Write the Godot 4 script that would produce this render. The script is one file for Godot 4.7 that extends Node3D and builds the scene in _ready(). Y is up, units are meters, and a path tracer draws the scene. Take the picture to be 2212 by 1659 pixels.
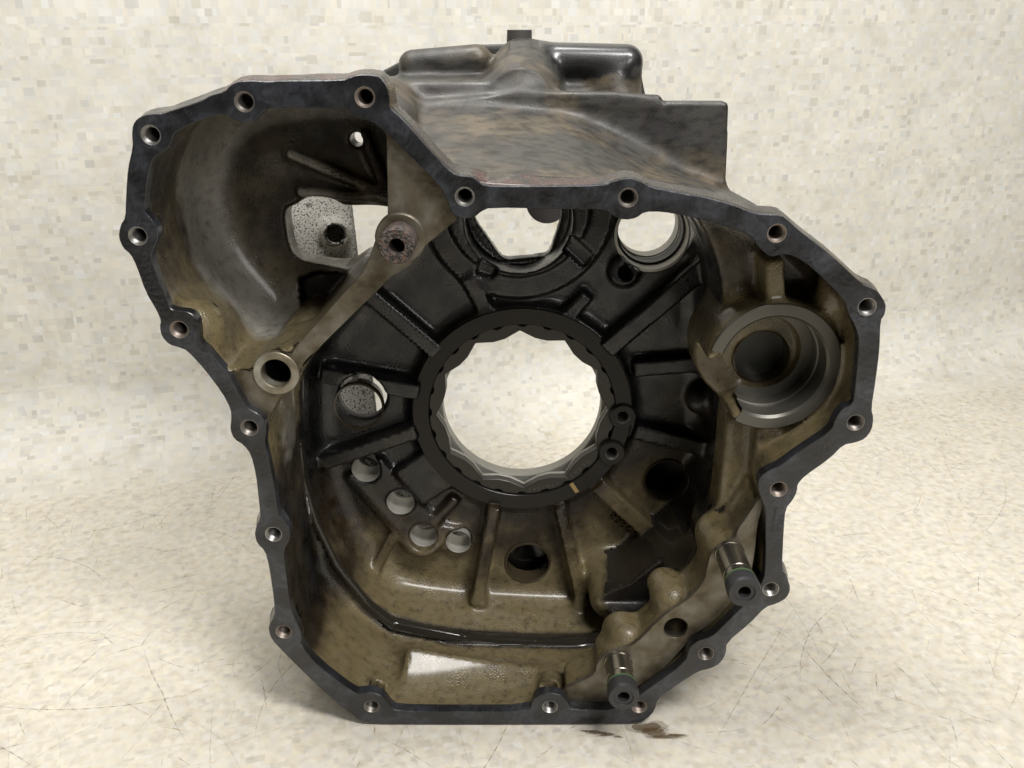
extends Node3D
# A worn cast gearbox housing standing on its flange on a vinyl sheet that curves up into a backdrop.
# Shapes traced on the photograph are written as pixel pairs and turned into metres on the plane where each face lies.

const TILT := 0.3927          # camera pitch
const FOCAL := 1954.0
const EYE := Vector3(0.0, 0.6067, 0.6467)
const CELL := 0.0034

var thing: Node3D
var M := {}
var counts := {}

# ------------------------------------------------------------------ camera geometry
func ray(u: float, v: float) -> Vector3:
	var y := -(v - 829.5)
	var w := -FOCAL
	return Vector3(u - 1106.0, y * cos(TILT) + w * sin(TILT), -y * sin(TILT) + w * cos(TILT))

func on_plane(u: float, v: float, z: float) -> Vector3:      # the point of depth z that the photo shows at (u, v)
	var d := ray(u, v)
	return EYE + d * ((z - EYE.z) / d.z)

func on_floor(u: float, v: float) -> Vector3:
	var d := ray(u, v)
	return EYE + d * (-EYE.y / d.y)

func trace(list: PackedFloat32Array, z: float) -> PackedVector2Array:
	var out := PackedVector2Array()
	for i in range(0, list.size(), 2):
		var p := on_plane(list[i], list[i + 1], z)
		out.append(Vector2(p.x, p.y))
	return out

func soften(poly: PackedVector2Array, rounds := 2, keep := 0.22) -> PackedVector2Array:
	for r in rounds:
		var out := PackedVector2Array()
		var n := poly.size()
		for i in n:
			var a := poly[i]
			var b := poly[(i + 1) % n]
			out.append(a.lerp(b, keep))
			out.append(a.lerp(b, 1.0 - keep))
		poly = out
	return poly

func ring2(c: Vector2, r: float, n := 28) -> PackedVector2Array:
	var out := PackedVector2Array()
	for i in n:
		out.append(c + Vector2(r, 0).rotated(TAU * i / n))
	return out

# ------------------------------------------------------------------ nodes
func numbered(parent: Node, called: String) -> String:
	var key := str(parent.get_instance_id()) + called
	var n: int = counts.get(key, 0)
	counts[key] = n + 1
	return called if n == 0 else "%s_%03d" % [called, n]

func put(called: String, mesh: Mesh, mat: Material, parent: Node3D, label := "") -> MeshInstance3D:
	var o := MeshInstance3D.new()
	o.name = numbered(parent, called)
	o.mesh = mesh
	o.material_override = mat
	o.cast_shadow = GeometryInstance3D.SHADOW_CASTING_SETTING_DOUBLE_SIDED
	parent.add_child(o, true)
	if label:
		o.set_meta("label", label)
	return o

func mesh_of(v: PackedVector3Array, n: PackedVector3Array, uv := PackedVector2Array(), idx := PackedInt32Array(), col := PackedColorArray()) -> ArrayMesh:
	var a := []
	a.resize(Mesh.ARRAY_MAX)
	a[Mesh.ARRAY_VERTEX] = v
	a[Mesh.ARRAY_NORMAL] = n
	if uv.size():
		a[Mesh.ARRAY_TEX_UV] = uv
	if idx.size():
		a[Mesh.ARRAY_INDEX] = idx
	if col.size():
		a[Mesh.ARRAY_COLOR] = col
	var m := ArrayMesh.new()
	m.add_surface_from_arrays(Mesh.PRIMITIVE_TRIANGLES, a)
	return m

# A turned shape round an axis along z. Profile (r, z) runs back-outer, front-outer, front-inner, back-inner.
func lathe(profile: PackedVector2Array, c: Vector2, segs := 64, a0 := 0.0, a1 := TAU, squash := 1.0) -> ArrayMesh:
	var v := PackedVector3Array()
	var nn := PackedVector3Array()
	var idx := PackedInt32Array()
	for s in profile.size() - 1:
		var p := profile[s]
		var q := profile[s + 1]
		var n2 := Vector2(q.y - p.y, -(q.x - p.x)).normalized()
		for i in segs + 1:
			var t := lerpf(a0, a1, float(i) / segs)
			var d := Vector2(cos(t), sin(t) * squash)
			for e in [p, q]:
				v.append(Vector3(c.x + d.x * e.x, c.y + d.y * e.x, e.y))
				nn.append(Vector3(d.x * n2.x, d.y * n2.x, n2.y))
		var base := s * (segs + 1) * 2
		for i in segs:
			var b := base + i * 2
			idx.append_array(PackedInt32Array([b, b + 1, b + 2, b + 2, b + 1, b + 3]))
	return mesh_of(v, nn, PackedVector2Array(), idx)

# A flat slab with holes: front face at z1, edges down to z0. Outline and cuts in metres.
func slab(outer: PackedVector2Array, cuts: Array, z0: float, z1: float, step := 8.5, bevel := 0.0005) -> ArrayMesh:
	var mm := func(p: PackedVector2Array) -> PackedVector2Array:
		var o := PackedVector2Array()
		for q in p:
			o.append(q * 1000.0)
		return o
	var big: PackedVector2Array = mm.call(outer)
	if Geometry2D.is_polygon_clockwise(big):
		big.reverse()
	var holes := []
	for c in cuts:
		var h: PackedVector2Array = mm.call(c)
		if Geometry2D.is_polygon_clockwise(h):
			h.reverse()
		holes.append(h)
	var lo := big[0]
	var hi := big[0]
	for p in big:
		lo = lo.min(p)
		hi = hi.max(p)
	var boxes := []
	for h in holes:
		var r := Rect2(h[0], Vector2.ZERO)
		for p in h:
			r = r.expand(p)
		boxes.append(r)
	var v := PackedVector3Array()
	var n := PackedVector3Array()
	var x := lo.x - 0.37
	while x < hi.x:
		var y := lo.y - 0.41
		while y < hi.y:
			var cell := PackedVector2Array([Vector2(x, y), Vector2(x + step, y), Vector2(x + step, y + step), Vector2(x, y + step)])
			var pieces: Array = Geometry2D.intersect_polygons(big, cell)
			var rect := Rect2(x, y, step, step)
			for hn in holes.size():
				if not (boxes[hn] as Rect2).intersects(rect):
					continue
				var left := []
				for p in pieces:
					for q in Geometry2D.clip_polygons(p, holes[hn]):
						if not Geometry2D.is_polygon_clockwise(q):
							left.append(q)
				pieces = left
			for p in pieces:
				var t := Geometry2D.triangulate_polygon(p)
				for k in range(0, t.size(), 3):
					var a: Vector2 = p[t[k]]
					var b: Vector2 = p[t[k + 1]]
					var c: Vector2 = p[t[k + 2]]
					if (b - a).cross(c - a) > 0.0:
						var sw := b
						b = c
						c = sw
					for q in [a, b, c]:
						v.append(Vector3(q.x, q.y, 0) * 0.001 + Vector3(0, 0, z1))
						n.append(Vector3(0, 0, 1))
			y += step
		x += step
	var loops := [big]
	for h in holes:
		var r: PackedVector2Array = h.duplicate()
		r.reverse()
		loops.append(r)
	for loop in loops:
		var cnt: int = loop.size()
		for i in cnt:
			var a: Vector2 = loop[i]
			var b: Vector2 = loop[(i + 1) % cnt]
			var pa: Vector2 = loop[(i + cnt - 1) % cnt]
			var nb: Vector2 = loop[(i + 2) % cnt]
			var n0 := Vector2((b - a).y, -(b - a).x).normalized()
			var np := Vector2((a - pa).y, -(a - pa).x).normalized()
			var nx := Vector2((nb - b).y, -(nb - b).x).normalized()
			var na := (n0 + np).normalized() if n0.dot(np) > 0.7 else n0
			var nbn := (n0 + nx).normalized() if n0.dot(nx) > 0.7 else n0
			var q := [Vector3(a.x, a.y, 0) * 0.001, Vector3(b.x, b.y, 0) * 0.001]
			var va := Vector3(na.x, na.y, 0)
			var vb := Vector3(nbn.x, nbn.y, 0)
			var f0: Vector3 = q[0] + Vector3(0, 0, z1)
			var f1: Vector3 = q[1] + Vector3(0, 0, z1)
			var g0: Vector3 = f0 + va * bevel - Vector3(0, 0, bevel)
			var g1: Vector3 = f1 + vb * bevel - Vector3(0, 0, bevel)
			var b0 := Vector3(g0.x, g0.y, z0)
			var b1 := Vector3(g1.x, g1.y, z0)
			v.append_array(PackedVector3Array([f0, f1, g0, f1, g1, g0, g0, g1, b0, g1, b1, b0]))
			var wa := (va + Vector3(0, 0, 1)).normalized()
			var wb := (vb + Vector3(0, 0, 1)).normalized()
			n.append_array(PackedVector3Array([wa, wb, wa, wb, wb, wa, va, vb, va, vb, vb, va]))
	return mesh_of(v, n)

# ------------------------------------------------------------------ the casting as a field of distances
class Prim:
	var t := 0          # 0 tapered capsule, 1 cylinder, 2 box, 3 extruded outline
	var op := 0         # 0 join, 1 cut
	var k := 0.0
	var g := 0
	var a := Vector3.ZERO
	var b := Vector3.ZERO
	var ba := Vector3.ZERO
	var l2 := 1.0
	var len := 0.0
	var r := 0.0
	var r2 := 0.0
	var rr := 0.0
	var X := Transform3D.IDENTITY
	var h := Vector3.ZERO
	var f := 0
	var z0 := 0.0
	var z1 := 0.0
	var off := 0.0
	var tap := 0.0
	var shy := 0.0

var prims: Array[Prim] = []
var groups := []            # [name, parent group, material, label]
var fields: Array[PackedFloat32Array] = []
const FN := 150
const FX := -0.375
const FY := -0.07
const FS := 0.005
var noise_a := FastNoiseLite.new()
var noise_b := FastNoiseLite.new()
var noise_c := FastNoiseLite.new()

func group(called: String, parent := -1, mat := "cast", label := "") -> int:
	groups.append([called, parent, mat, label])
	return groups.size() - 1

var work_poly: Array[PackedVector2Array] = []
func field(poly: PackedVector2Array) -> int:
	work_poly.append(poly)
	var f := PackedFloat32Array()
	f.resize(FN * FN)
	fields.append(f)
	return fields.size() - 1

func field_task(n: int) -> void:
	var poly := work_poly[n]
	var f := PackedFloat32Array()
	f.resize(FN * FN)
	var cnt := poly.size()
	var inv := PackedFloat32Array()
	inv.resize(cnt)
	for i in cnt:
		inv[i] = 1.0 / maxf((poly[(i + 1) % cnt] - poly[i]).length_squared(), 1e-12)
	for iy in FN:
		for ix in FN:
			var p := Vector2(FX + ix * FS, FY + iy * FS)
			var best := 1e9
			var inside := false
			var a := poly[cnt - 1]
			for i in cnt:
				var b := poly[i]
				var ab := b - a
				var ap := p - a
				var h := clampf(ap.dot(ab) * inv[(i + cnt - 1) % cnt], 0.0, 1.0)
				var d := (ap - ab * h).length_squared()
				if d < best:
					best = d
				if (a.y > p.y) != (b.y > p.y) and p.x < (b.x - a.x) * (p.y - a.y) / (b.y - a.y) + a.x:
					inside = not inside
				a = b
			f[iy * FN + ix] = -sqrt(best) if inside else sqrt(best)
	fields[n] = f

func cap(op: int, g: int, k: float, a: Vector3, b: Vector3, r: float, r2 := -1.0) -> void:
	var q := Prim.new()
	q.t = 0; q.op = op; q.g = g; q.k = k; q.a = a; q.b = b; q.ba = b - a
	q.l2 = maxf(q.ba.length_squared(), 1e-9); q.r = r; q.r2 = r if r2 < 0.0 else r2
	prims.append(q)

func cyl(op: int, g: int, k: float, a: Vector3, b: Vector3, r: float, rr := 0.001) -> void:
	var q := Prim.new()
	q.t = 1; q.op = op; q.g = g; q.k = k; q.a = a; q.len = (b - a).length(); q.ba = (b - a) / q.len; q.r = r; q.rr = rr
	prims.append(q)

func box(op: int, g: int, k: float, at: Transform3D, h: Vector3, rr := 0.001) -> void:
	var q := Prim.new()
	q.t = 2; q.op = op; q.g = g; q.k = k; q.X = at.affine_inverse(); q.h = h - Vector3.ONE * rr; q.rr = rr
	prims.append(q)

func ext(op: int, g: int, k: float, f: int, z0: float, z1: float, off := 0.0, rr := 0.001, tap := 0.0, shy := 0.0) -> void:
	var q := Prim.new()
	q.t = 3; q.op = op; q.g = g; q.k = k; q.f = f; q.z0 = minf(z0, z1); q.z1 = maxf(z0, z1); q.off = off; q.rr = rr; q.tap = tap; q.shy = shy
	prims.append(q)

# a bar with a tapered section lying on a wall, from a to b, its crest at the given depth
func bar(op: int, g: int, k: float, a: Vector3, b: Vector3, half: float, deep: float, rr := 0.003) -> void:
	var x := (b - a)
	var l := x.length()
	x /= l
	var z := (Vector3(0, 0, 1) - x * x.z).normalized()
	var y := z.cross(x)
	box(op, g, k, Transform3D(Basis(x, y, z), (a + b) * 0.5 - z * deep), Vector3(l * 0.5, half, deep), rr)

func pd(q: Prim, p: Vector3) -> float:
	if q.t == 0:
		var pa := p - q.a
		var h := clampf(pa.dot(q.ba) / q.l2, 0.0, 1.0)
		return (pa - q.ba * h).length() - q.r - (q.r2 - q.r) * h
	if q.t == 1:
		var pa := p - q.a
		var x := pa.dot(q.ba)
		var dx := (pa - q.ba * x).length() - q.r + q.rr
		var dz := absf(x - q.len * 0.5) - q.len * 0.5 + q.rr
		if dx > 0.0 and dz > 0.0:
			return sqrt(dx * dx + dz * dz) - q.rr
		return maxf(dx, dz) - q.rr
	if q.t == 2:
		var c := (q.X * p).abs() - q.h
		return Vector3(maxf(c.x, 0.0), maxf(c.y, 0.0), maxf(c.z, 0.0)).length() + minf(maxf(c.x, maxf(c.y, c.z)), 0.0) - q.rr
	var fx := clampf((p.x - FX) / FS, 0.0, FN - 1.01)
	var fy := clampf((p.y + q.shy * (p.z + 0.15) - FY) / FS, 0.0, FN - 1.01)
	var ix := int(fx)
	var iy := int(fy)
	fx -= ix
	fy -= iy
	var F := fields[q.f]
	var o := iy * FN + ix
	var d := lerpf(lerpf(F[o], F[o + 1], fx), lerpf(F[o + FN], F[o + FN + 1], fx), fy) - q.off + q.tap * p.z + q.rr
	var e := maxf(q.z0 - p.z, p.z - q.z1) + q.rr
	if d > 0.0 and e > 0.0:
		return sqrt(d * d + e * e) - q.rr
	return maxf(d, e) - q.rr

func val(list: Array[Prim], p: Vector3) -> float:
	var d := 1e3
	for q in list:
		var s := pd(q, p)
		var k := q.k
		if q.op == 0:
			var h := maxf(k - absf(d - s), 0.0)
			d = minf(d, s) - (h * h / (4.0 * k) if k > 0.0 else 0.0)
		else:
			s = -s
			var h := maxf(k - absf(d - s), 0.0)
			d = maxf(d, s) + (h * h / (4.0 * k) if k > 0.0 else 0.0)
	return d

func owner_of(list: Array[Prim], p: Vector3) -> int:
	var d := 1e3
	var g := 0
	for q in list:
		var s := pd(q, p)
		var k := q.k
		if q.op == 0:
			if s < d:
				g = q.g
			var h := maxf(k - absf(d - s), 0.0)
			d = minf(d, s) - (h * h / (4.0 * k) if k > 0.0 else 0.0)
		else:
			s = -s
			if s > d:
				g = q.g
			var h := maxf(k - absf(d - s), 0.0)
			d = maxf(d, s) + (h * h / (4.0 * k) if k > 0.0 else 0.0)
	return g

func cull(list: Array[Prim], c: Vector3, rad: float) -> Array[Prim]:
	var out: Array[Prim] = []
	for q in list:
		if pd(q, c) < rad * 1.04 + q.k + 0.0005:
			out.append(q)
	return out

const GX0 := -0.345
const GY0 := -0.022
const GZ0 := -0.325
const SB := 16
var nsx := 0
var nsy := 0
var nsz := 0
var results := []
var oil_from := 0
var oil_to := 0

func nets_task(n: int) -> void:
	var sx := n % nsx
	var sy := (n / nsx) % nsy
	var sz := n / (nsx * nsy)
	var keys := PackedInt32Array()
	var masks := PackedInt32Array()
	var owns := PackedInt32Array()
	var pos := PackedVector3Array()
	var nor := PackedVector3Array()
	var col := PackedColorArray()
	var org := Vector3(GX0, GY0, GZ0) + Vector3(sx, sy, sz) * (SB * CELL)
	var big := cull(prims, org + Vector3.ONE * (SB * CELL * 0.5), SB * CELL * 0.8661)
	if big.is_empty() or big[0].op == 1 and big.size() == 1:
		return
	var br := 2.0 * CELL * 1.7321
	var vals := PackedFloat32Array()
	vals.resize(125)
	for by in range(0, SB, 4):
		for bz in range(0, SB, 4):
			for bx in range(0, SB, 4):
				var o := org + Vector3(bx, by, bz) * CELL
				var c := o + Vector3.ONE * (2.0 * CELL)
				var list := cull(big, c, br)
				if list.is_empty():
					continue
				if absf(val(list, c)) > br * 1.35:
					continue
				var m := 0
				var anyin := false
				var anyout := false
				for k in 5:
					for j in 5:
						for i in 5:
							var d := val(list, o + Vector3(i, j, k) * CELL)
							vals[m] = d
							m += 1
							if d < 0.0:
								anyin = true
							else:
								anyout = true
				if not (anyin and anyout):
					continue
				for k in 4:
					for j in 4:
						for i in 4:
							var at := k * 25 + j * 5 + i
							var mask := 0
							var s := [vals[at], vals[at + 1], vals[at + 5], vals[at + 6], vals[at + 25], vals[at + 26], vals[at + 30], vals[at + 31]]
							for e in 8:
								if s[e] < 0.0:
									mask |= 1 << e
							if mask == 0 or mask == 255:
								continue
							var sum := Vector3.ZERO
							var cnt := 0
							for e in 12:
								var ea: int = EA[e]
								var eb: int = EB[e]
								if (mask >> ea & 1) == (mask >> eb & 1):
									continue
								var t: float = s[ea] / (s[ea] - s[eb])
								sum += CORNER[ea].lerp(CORNER[eb], t)
								cnt += 1
							var p := o + (Vector3(i, j, k) + sum / cnt) * CELL
							var e1 := 0.0011
							var d1 := val(list, p + Vector3(e1, -e1, -e1))
							var d2 := val(list, p + Vector3(-e1, -e1, e1))
							var d3 := val(list, p + Vector3(-e1, e1, -e1))
							var d4 := val(list, p + Vector3(e1, e1, e1))
							var nrm := Vector3(d1 - d2 - d3 + d4, -d1 - d2 + d3 + d4, -d1 + d2 - d3 + d4)
							if nrm.length_squared() < 1e-12:
								nrm = Vector3(0, 0, 1e-3)
							nrm = nrm.normalized()
							p -= nrm * clampf((d1 + d2 + d3 + d4) * 0.25, -0.0008, 0.0008)
							var g := owner_of(list, p)
							pos.append(p)
							nor.append(nrm)
							owns.append(g)
							masks.append(mask)
							keys.append(((sz * SB + bz + k) * 1024 + sy * SB + by + j) * 1024 + sx * SB + bx + i)
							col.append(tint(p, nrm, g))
	results[n] = [keys, masks, owns, pos, nor, col]

const EA: Array[int] = [0, 2, 4, 6, 0, 1, 4, 5, 0, 1, 2, 3]
const EB: Array[int] = [1, 3, 5, 7, 2, 3, 6, 7, 4, 5, 6, 7]
const CORNER: Array[Vector3] = [Vector3(0, 0, 0), Vector3(1, 0, 0), Vector3(0, 1, 0), Vector3(1, 1, 0), Vector3(0, 0, 1), Vector3(1, 0, 1), Vector3(0, 1, 1), Vector3(1, 1, 1)]

const TAN := Color(0.178, 0.142, 0.074)
const BROWN := Color(0.036, 0.025, 0.013)
const SOOT_AND_SHADE := Color(0.006, 0.0055, 0.005)  # black grime, also the darkest tone of the painted shade inside
const OIL := Color(0.024, 0.021, 0.016)
const GREY := Color(0.36, 0.345, 0.30)
const OUTSIDE := Color(0.058, 0.055, 0.049)
const DUST := Color(0.115, 0.094, 0.064)

# What covers the metal: tan primer, brown baked oil, soot, bare grey; outside a dusty dark coat. Upper and left inner walls also carry painted shade.
func tint(p: Vector3, n: Vector3, g: int) -> Color:
	var na := noise_a.get_noise_3dv(p)
	var nb := noise_b.get_noise_3dv(p)
	var kind: String = groups[g][2]
	var c := TAN
	var outward := Vector2(p.x, p.y - 0.28).normalized().dot(Vector2(n.x, n.y))
	if kind == "oil":
		return OIL
	if groups[g][0] == "cover_bar":
		return OUTSIDE.lerp(SOOT_AND_SHADE, 0.75)
	if kind == "outside" or (kind == "inside" and p.z > -0.03 and outward > 0.25):
		c = OUTSIDE.lerp(DUST, smoothstep(-0.1, 0.5, na + 0.3 * nb))
		c = c.lerp(SOOT_AND_SHADE, smoothstep(0.15, 0.6, noise_c.get_noise_3dv(p)) * 0.4)
		if kind == "inside":
			c = Color(c.r * 0.5, c.g * 0.48, c.b * 0.46)
		if kind == "inside" and p.y > 0.47 and ((p.x > -0.2 and p.x < -0.105) or (p.x > -0.03 and p.x < 0.078)):
			c = Color(0.05, 0.019, 0.013).lerp(SOOT_AND_SHADE, smoothstep(-0.1, 0.4, nb))
		return c
	if kind == "grey":
		c = GREY
		if nb > 0.42:
			c = c.lerp(SOOT_AND_SHADE, 0.8)
		return c
	var wet := 1.0
	if p.y < 0.30 and p.z < -0.04:
		for i in range(oil_from, oil_to):
			wet = minf(wet, pd(prims[i], p))
	if p.z > -0.056:
		wet = 1.0
	wet = smoothstep(0.0065, 0.001, wet + 0.003 * nb)
	if kind == "tan":
		c = TAN.lerp(BROWN, smoothstep(0.05, 0.6, na) * 0.5)
		return c.lerp(OIL, wet)
	# inside: oil has baked on the rear wall, shade is painted higher up and left; primer survives low down and on the lobes
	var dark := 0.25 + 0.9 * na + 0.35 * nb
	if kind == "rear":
		dark += smoothstep(0.10, 0.20, p.y) * 1.1 + 0.55  # baked oil, and the shade of the upper wall painted with it
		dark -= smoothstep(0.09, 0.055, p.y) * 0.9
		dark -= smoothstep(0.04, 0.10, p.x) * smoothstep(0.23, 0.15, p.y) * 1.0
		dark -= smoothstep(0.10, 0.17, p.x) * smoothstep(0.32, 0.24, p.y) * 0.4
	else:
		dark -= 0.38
		dark += smoothstep(-0.12, -0.19, p.x) * smoothstep(0.30, 0.22, p.y) * smoothstep(0.04, 0.10, p.y) * 1.5  # left wall: brown staining deepened to paint in how little light it gets
		dark += smoothstep(0.34, 0.44, p.y) * 0.9  # shade under the top edge, painted into the upper walls and chamber
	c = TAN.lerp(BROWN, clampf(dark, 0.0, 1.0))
	c = c.lerp(SOOT_AND_SHADE, clampf(dark - 0.75, 0.0, 1.0))
	c = c.lerp(OIL, wet)
	if kind == "lobe":
		# overspray that came in through the rear opening
		var s := smoothstep(-0.075, -0.10, p.z + 0.012 * na + 0.010 * nb) * smoothstep(-0.14, -0.17, p.x) * smoothstep(-0.151, -0.143, p.z)
		c = c.lerp(GREY, clampf(s, 0.0, 1.0))
	elif kind == "inside":
		var d := Vector3((p.x + 0.205) / 0.03, (p.y - 0.265) / 0.035, (p.z + 0.075) / 0.03).length() + 0.5 * nb
		c = c.lerp(GREY, smoothstep(1.0, 0.5, d) * 0.55)
	return c

func build_casting(parent: Node3D) -> void:
	nsx = int(ceil(0.69 / (SB * CELL)))
	nsy = int(ceil(0.67 / (SB * CELL)))
	nsz = int(ceil(0.33 / (SB * CELL)))
	results.resize(nsx * nsy * nsz)
	var id := WorkerThreadPool.add_group_task(nets_task, nsx * nsy * nsz, -1, true)
	WorkerThreadPool.wait_for_group_task_completion(id)
	var at := {}
	var masks := PackedInt32Array()
	var keys := PackedInt32Array()
	var owns := PackedInt32Array()
	var pos := PackedVector3Array()
	var nor := PackedVector3Array()
	var col := PackedColorArray()
	for r in results:
		if r == null:
			continue
		keys.append_array(r[0])
		masks.append_array(r[1])
		owns.append_array(r[2])
		pos.append_array(r[3])
		nor.append_array(r[4])
		col.append_array(r[5])
	results.clear()
	for i in keys.size():
		at[keys[i]] = i
	var quads := []
	for g in groups.size():
		quads.append(PackedInt32Array())
	var DX := 1
	var DY := 1024
	var DZ := 1024 * 1024
	for i in keys.size():
		var m := masks[i]
		var s0 := m & 1
		var key := keys[i]
		for ax in 3:
			var bit := m >> (1 << ax) & 1
			if bit == s0:
				continue
			var u := DY if ax == 0 else (DZ if ax == 1 else DX)
			var w := DZ if ax == 0 else (DX if ax == 1 else DY)
			var a: int = at.get(key - u - w, -1)
			var b: int = at.get(key - w, -1)
			var d: int = at.get(key - u, -1)
			if a < 0 or b < 0 or d < 0:
				continue
			if s0 == 1:
				quads[owns[i]].append_array(PackedInt32Array([a, i, b, a, d, i]))
			else:
				quads[owns[i]].append_array(PackedInt32Array([a, b, i, a, i, d]))
	tidy(quads)
	var made := []
	for g in groups.size():
		made.append(null)
		var q: PackedInt32Array = quads[g]
		if q.is_empty():
			continue
		var remap := {}
		var v := PackedVector3Array()
		var n := PackedVector3Array()
		var c := PackedColorArray()
		var idx := PackedInt32Array()
		for e in q:
			if not remap.has(e):
				remap[e] = v.size()
				v.append(pos[e])
				n.append(nor[e])
				c.append(col[e])
			idx.append(remap[e])
		var info: Array = groups[g]
		var par: Node3D = parent
		if info[1] >= 0 and made[info[1]] != null:
			par = made[info[1]]
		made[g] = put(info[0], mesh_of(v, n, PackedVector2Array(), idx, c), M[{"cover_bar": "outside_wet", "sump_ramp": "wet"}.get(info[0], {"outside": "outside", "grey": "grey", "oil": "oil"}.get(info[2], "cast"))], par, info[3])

# stray islands of a small piece go back to the surface it sits on
func tidy(quads: Array) -> void:
	for g in groups.size():
		if not groups[g][0] in ["rib", "domed_boss", "bolt_boss", "panel", "bore_strip", "knob", "sump_ramp", "back_plate"]:
			continue
		var q: PackedInt32Array = quads[g]
		var up := {}
		for t in range(0, q.size(), 3):
			var a := root_of(up, q[t])
			for e in [q[t + 1], q[t + 2]]:
				var b := root_of(up, e)
				if a != b:
					up[b] = a
		var tally := {}
		for e in q:
			var r := root_of(up, e)
			tally[r] = tally.get(r, 0) + 1
		var best := -1
		for r in tally:
			if best < 0 or tally[r] > tally[best]:
				best = r
		var keep := PackedInt32Array()
		for t in range(0, q.size(), 3):
			var tri_ := q.slice(t, t + 3)
			if root_of(up, q[t]) == best:
				keep.append_array(tri_)
			else:
				quads[maxi(groups[g][1], 0)].append_array(tri_)
		quads[g] = keep

func root_of(up: Dictionary, e: int) -> int:
	while up.has(e) and up[e] != e:
		e = up[e]
	return e

# ------------------------------------------------------------------ materials
func ntex(freq: float, size := 512, normal := false, bump := 4.0, ramp: Gradient = null, type := FastNoiseLite.TYPE_SIMPLEX_SMOOTH, octaves := 4, seed_ := 1) -> NoiseTexture2D:
	var f := FastNoiseLite.new()
	f.seed = seed_
	f.noise_type = type
	f.frequency = freq
	f.fractal_octaves = octaves
	var t := NoiseTexture2D.new()
	t.width = size
	t.height = size
	t.seamless = true
	t.noise = f
	t.as_normal_map = normal
	t.bump_strength = bump
	if ramp:
		t.color_ramp = ramp
	return t

func grad(stops: Array) -> Gradient:
	var g := Gradient.new()
	var o := PackedFloat32Array()
	var c := PackedColorArray()
	for s in stops:
		o.append(s[0])
		c.append(s[1])
	g.offsets = o
	g.colors = c
	return g

func grey(x: float) -> Color:
	return Color(x, x, x)

func mat(color: Color, rough: float, metal := 0.0) -> StandardMaterial3D:
	var m := StandardMaterial3D.new()
	m.albedo_color = color.linear_to_srgb()
	m.roughness = rough
	m.metallic = metal
	return m

func tri(m: StandardMaterial3D, scale: float) -> void:
	m.uv1_triplanar = true
	m.uv1_world_triplanar = true
	m.uv1_scale = Vector3.ONE * scale
	m.uv1_triplanar_sharpness = 4.0

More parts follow.
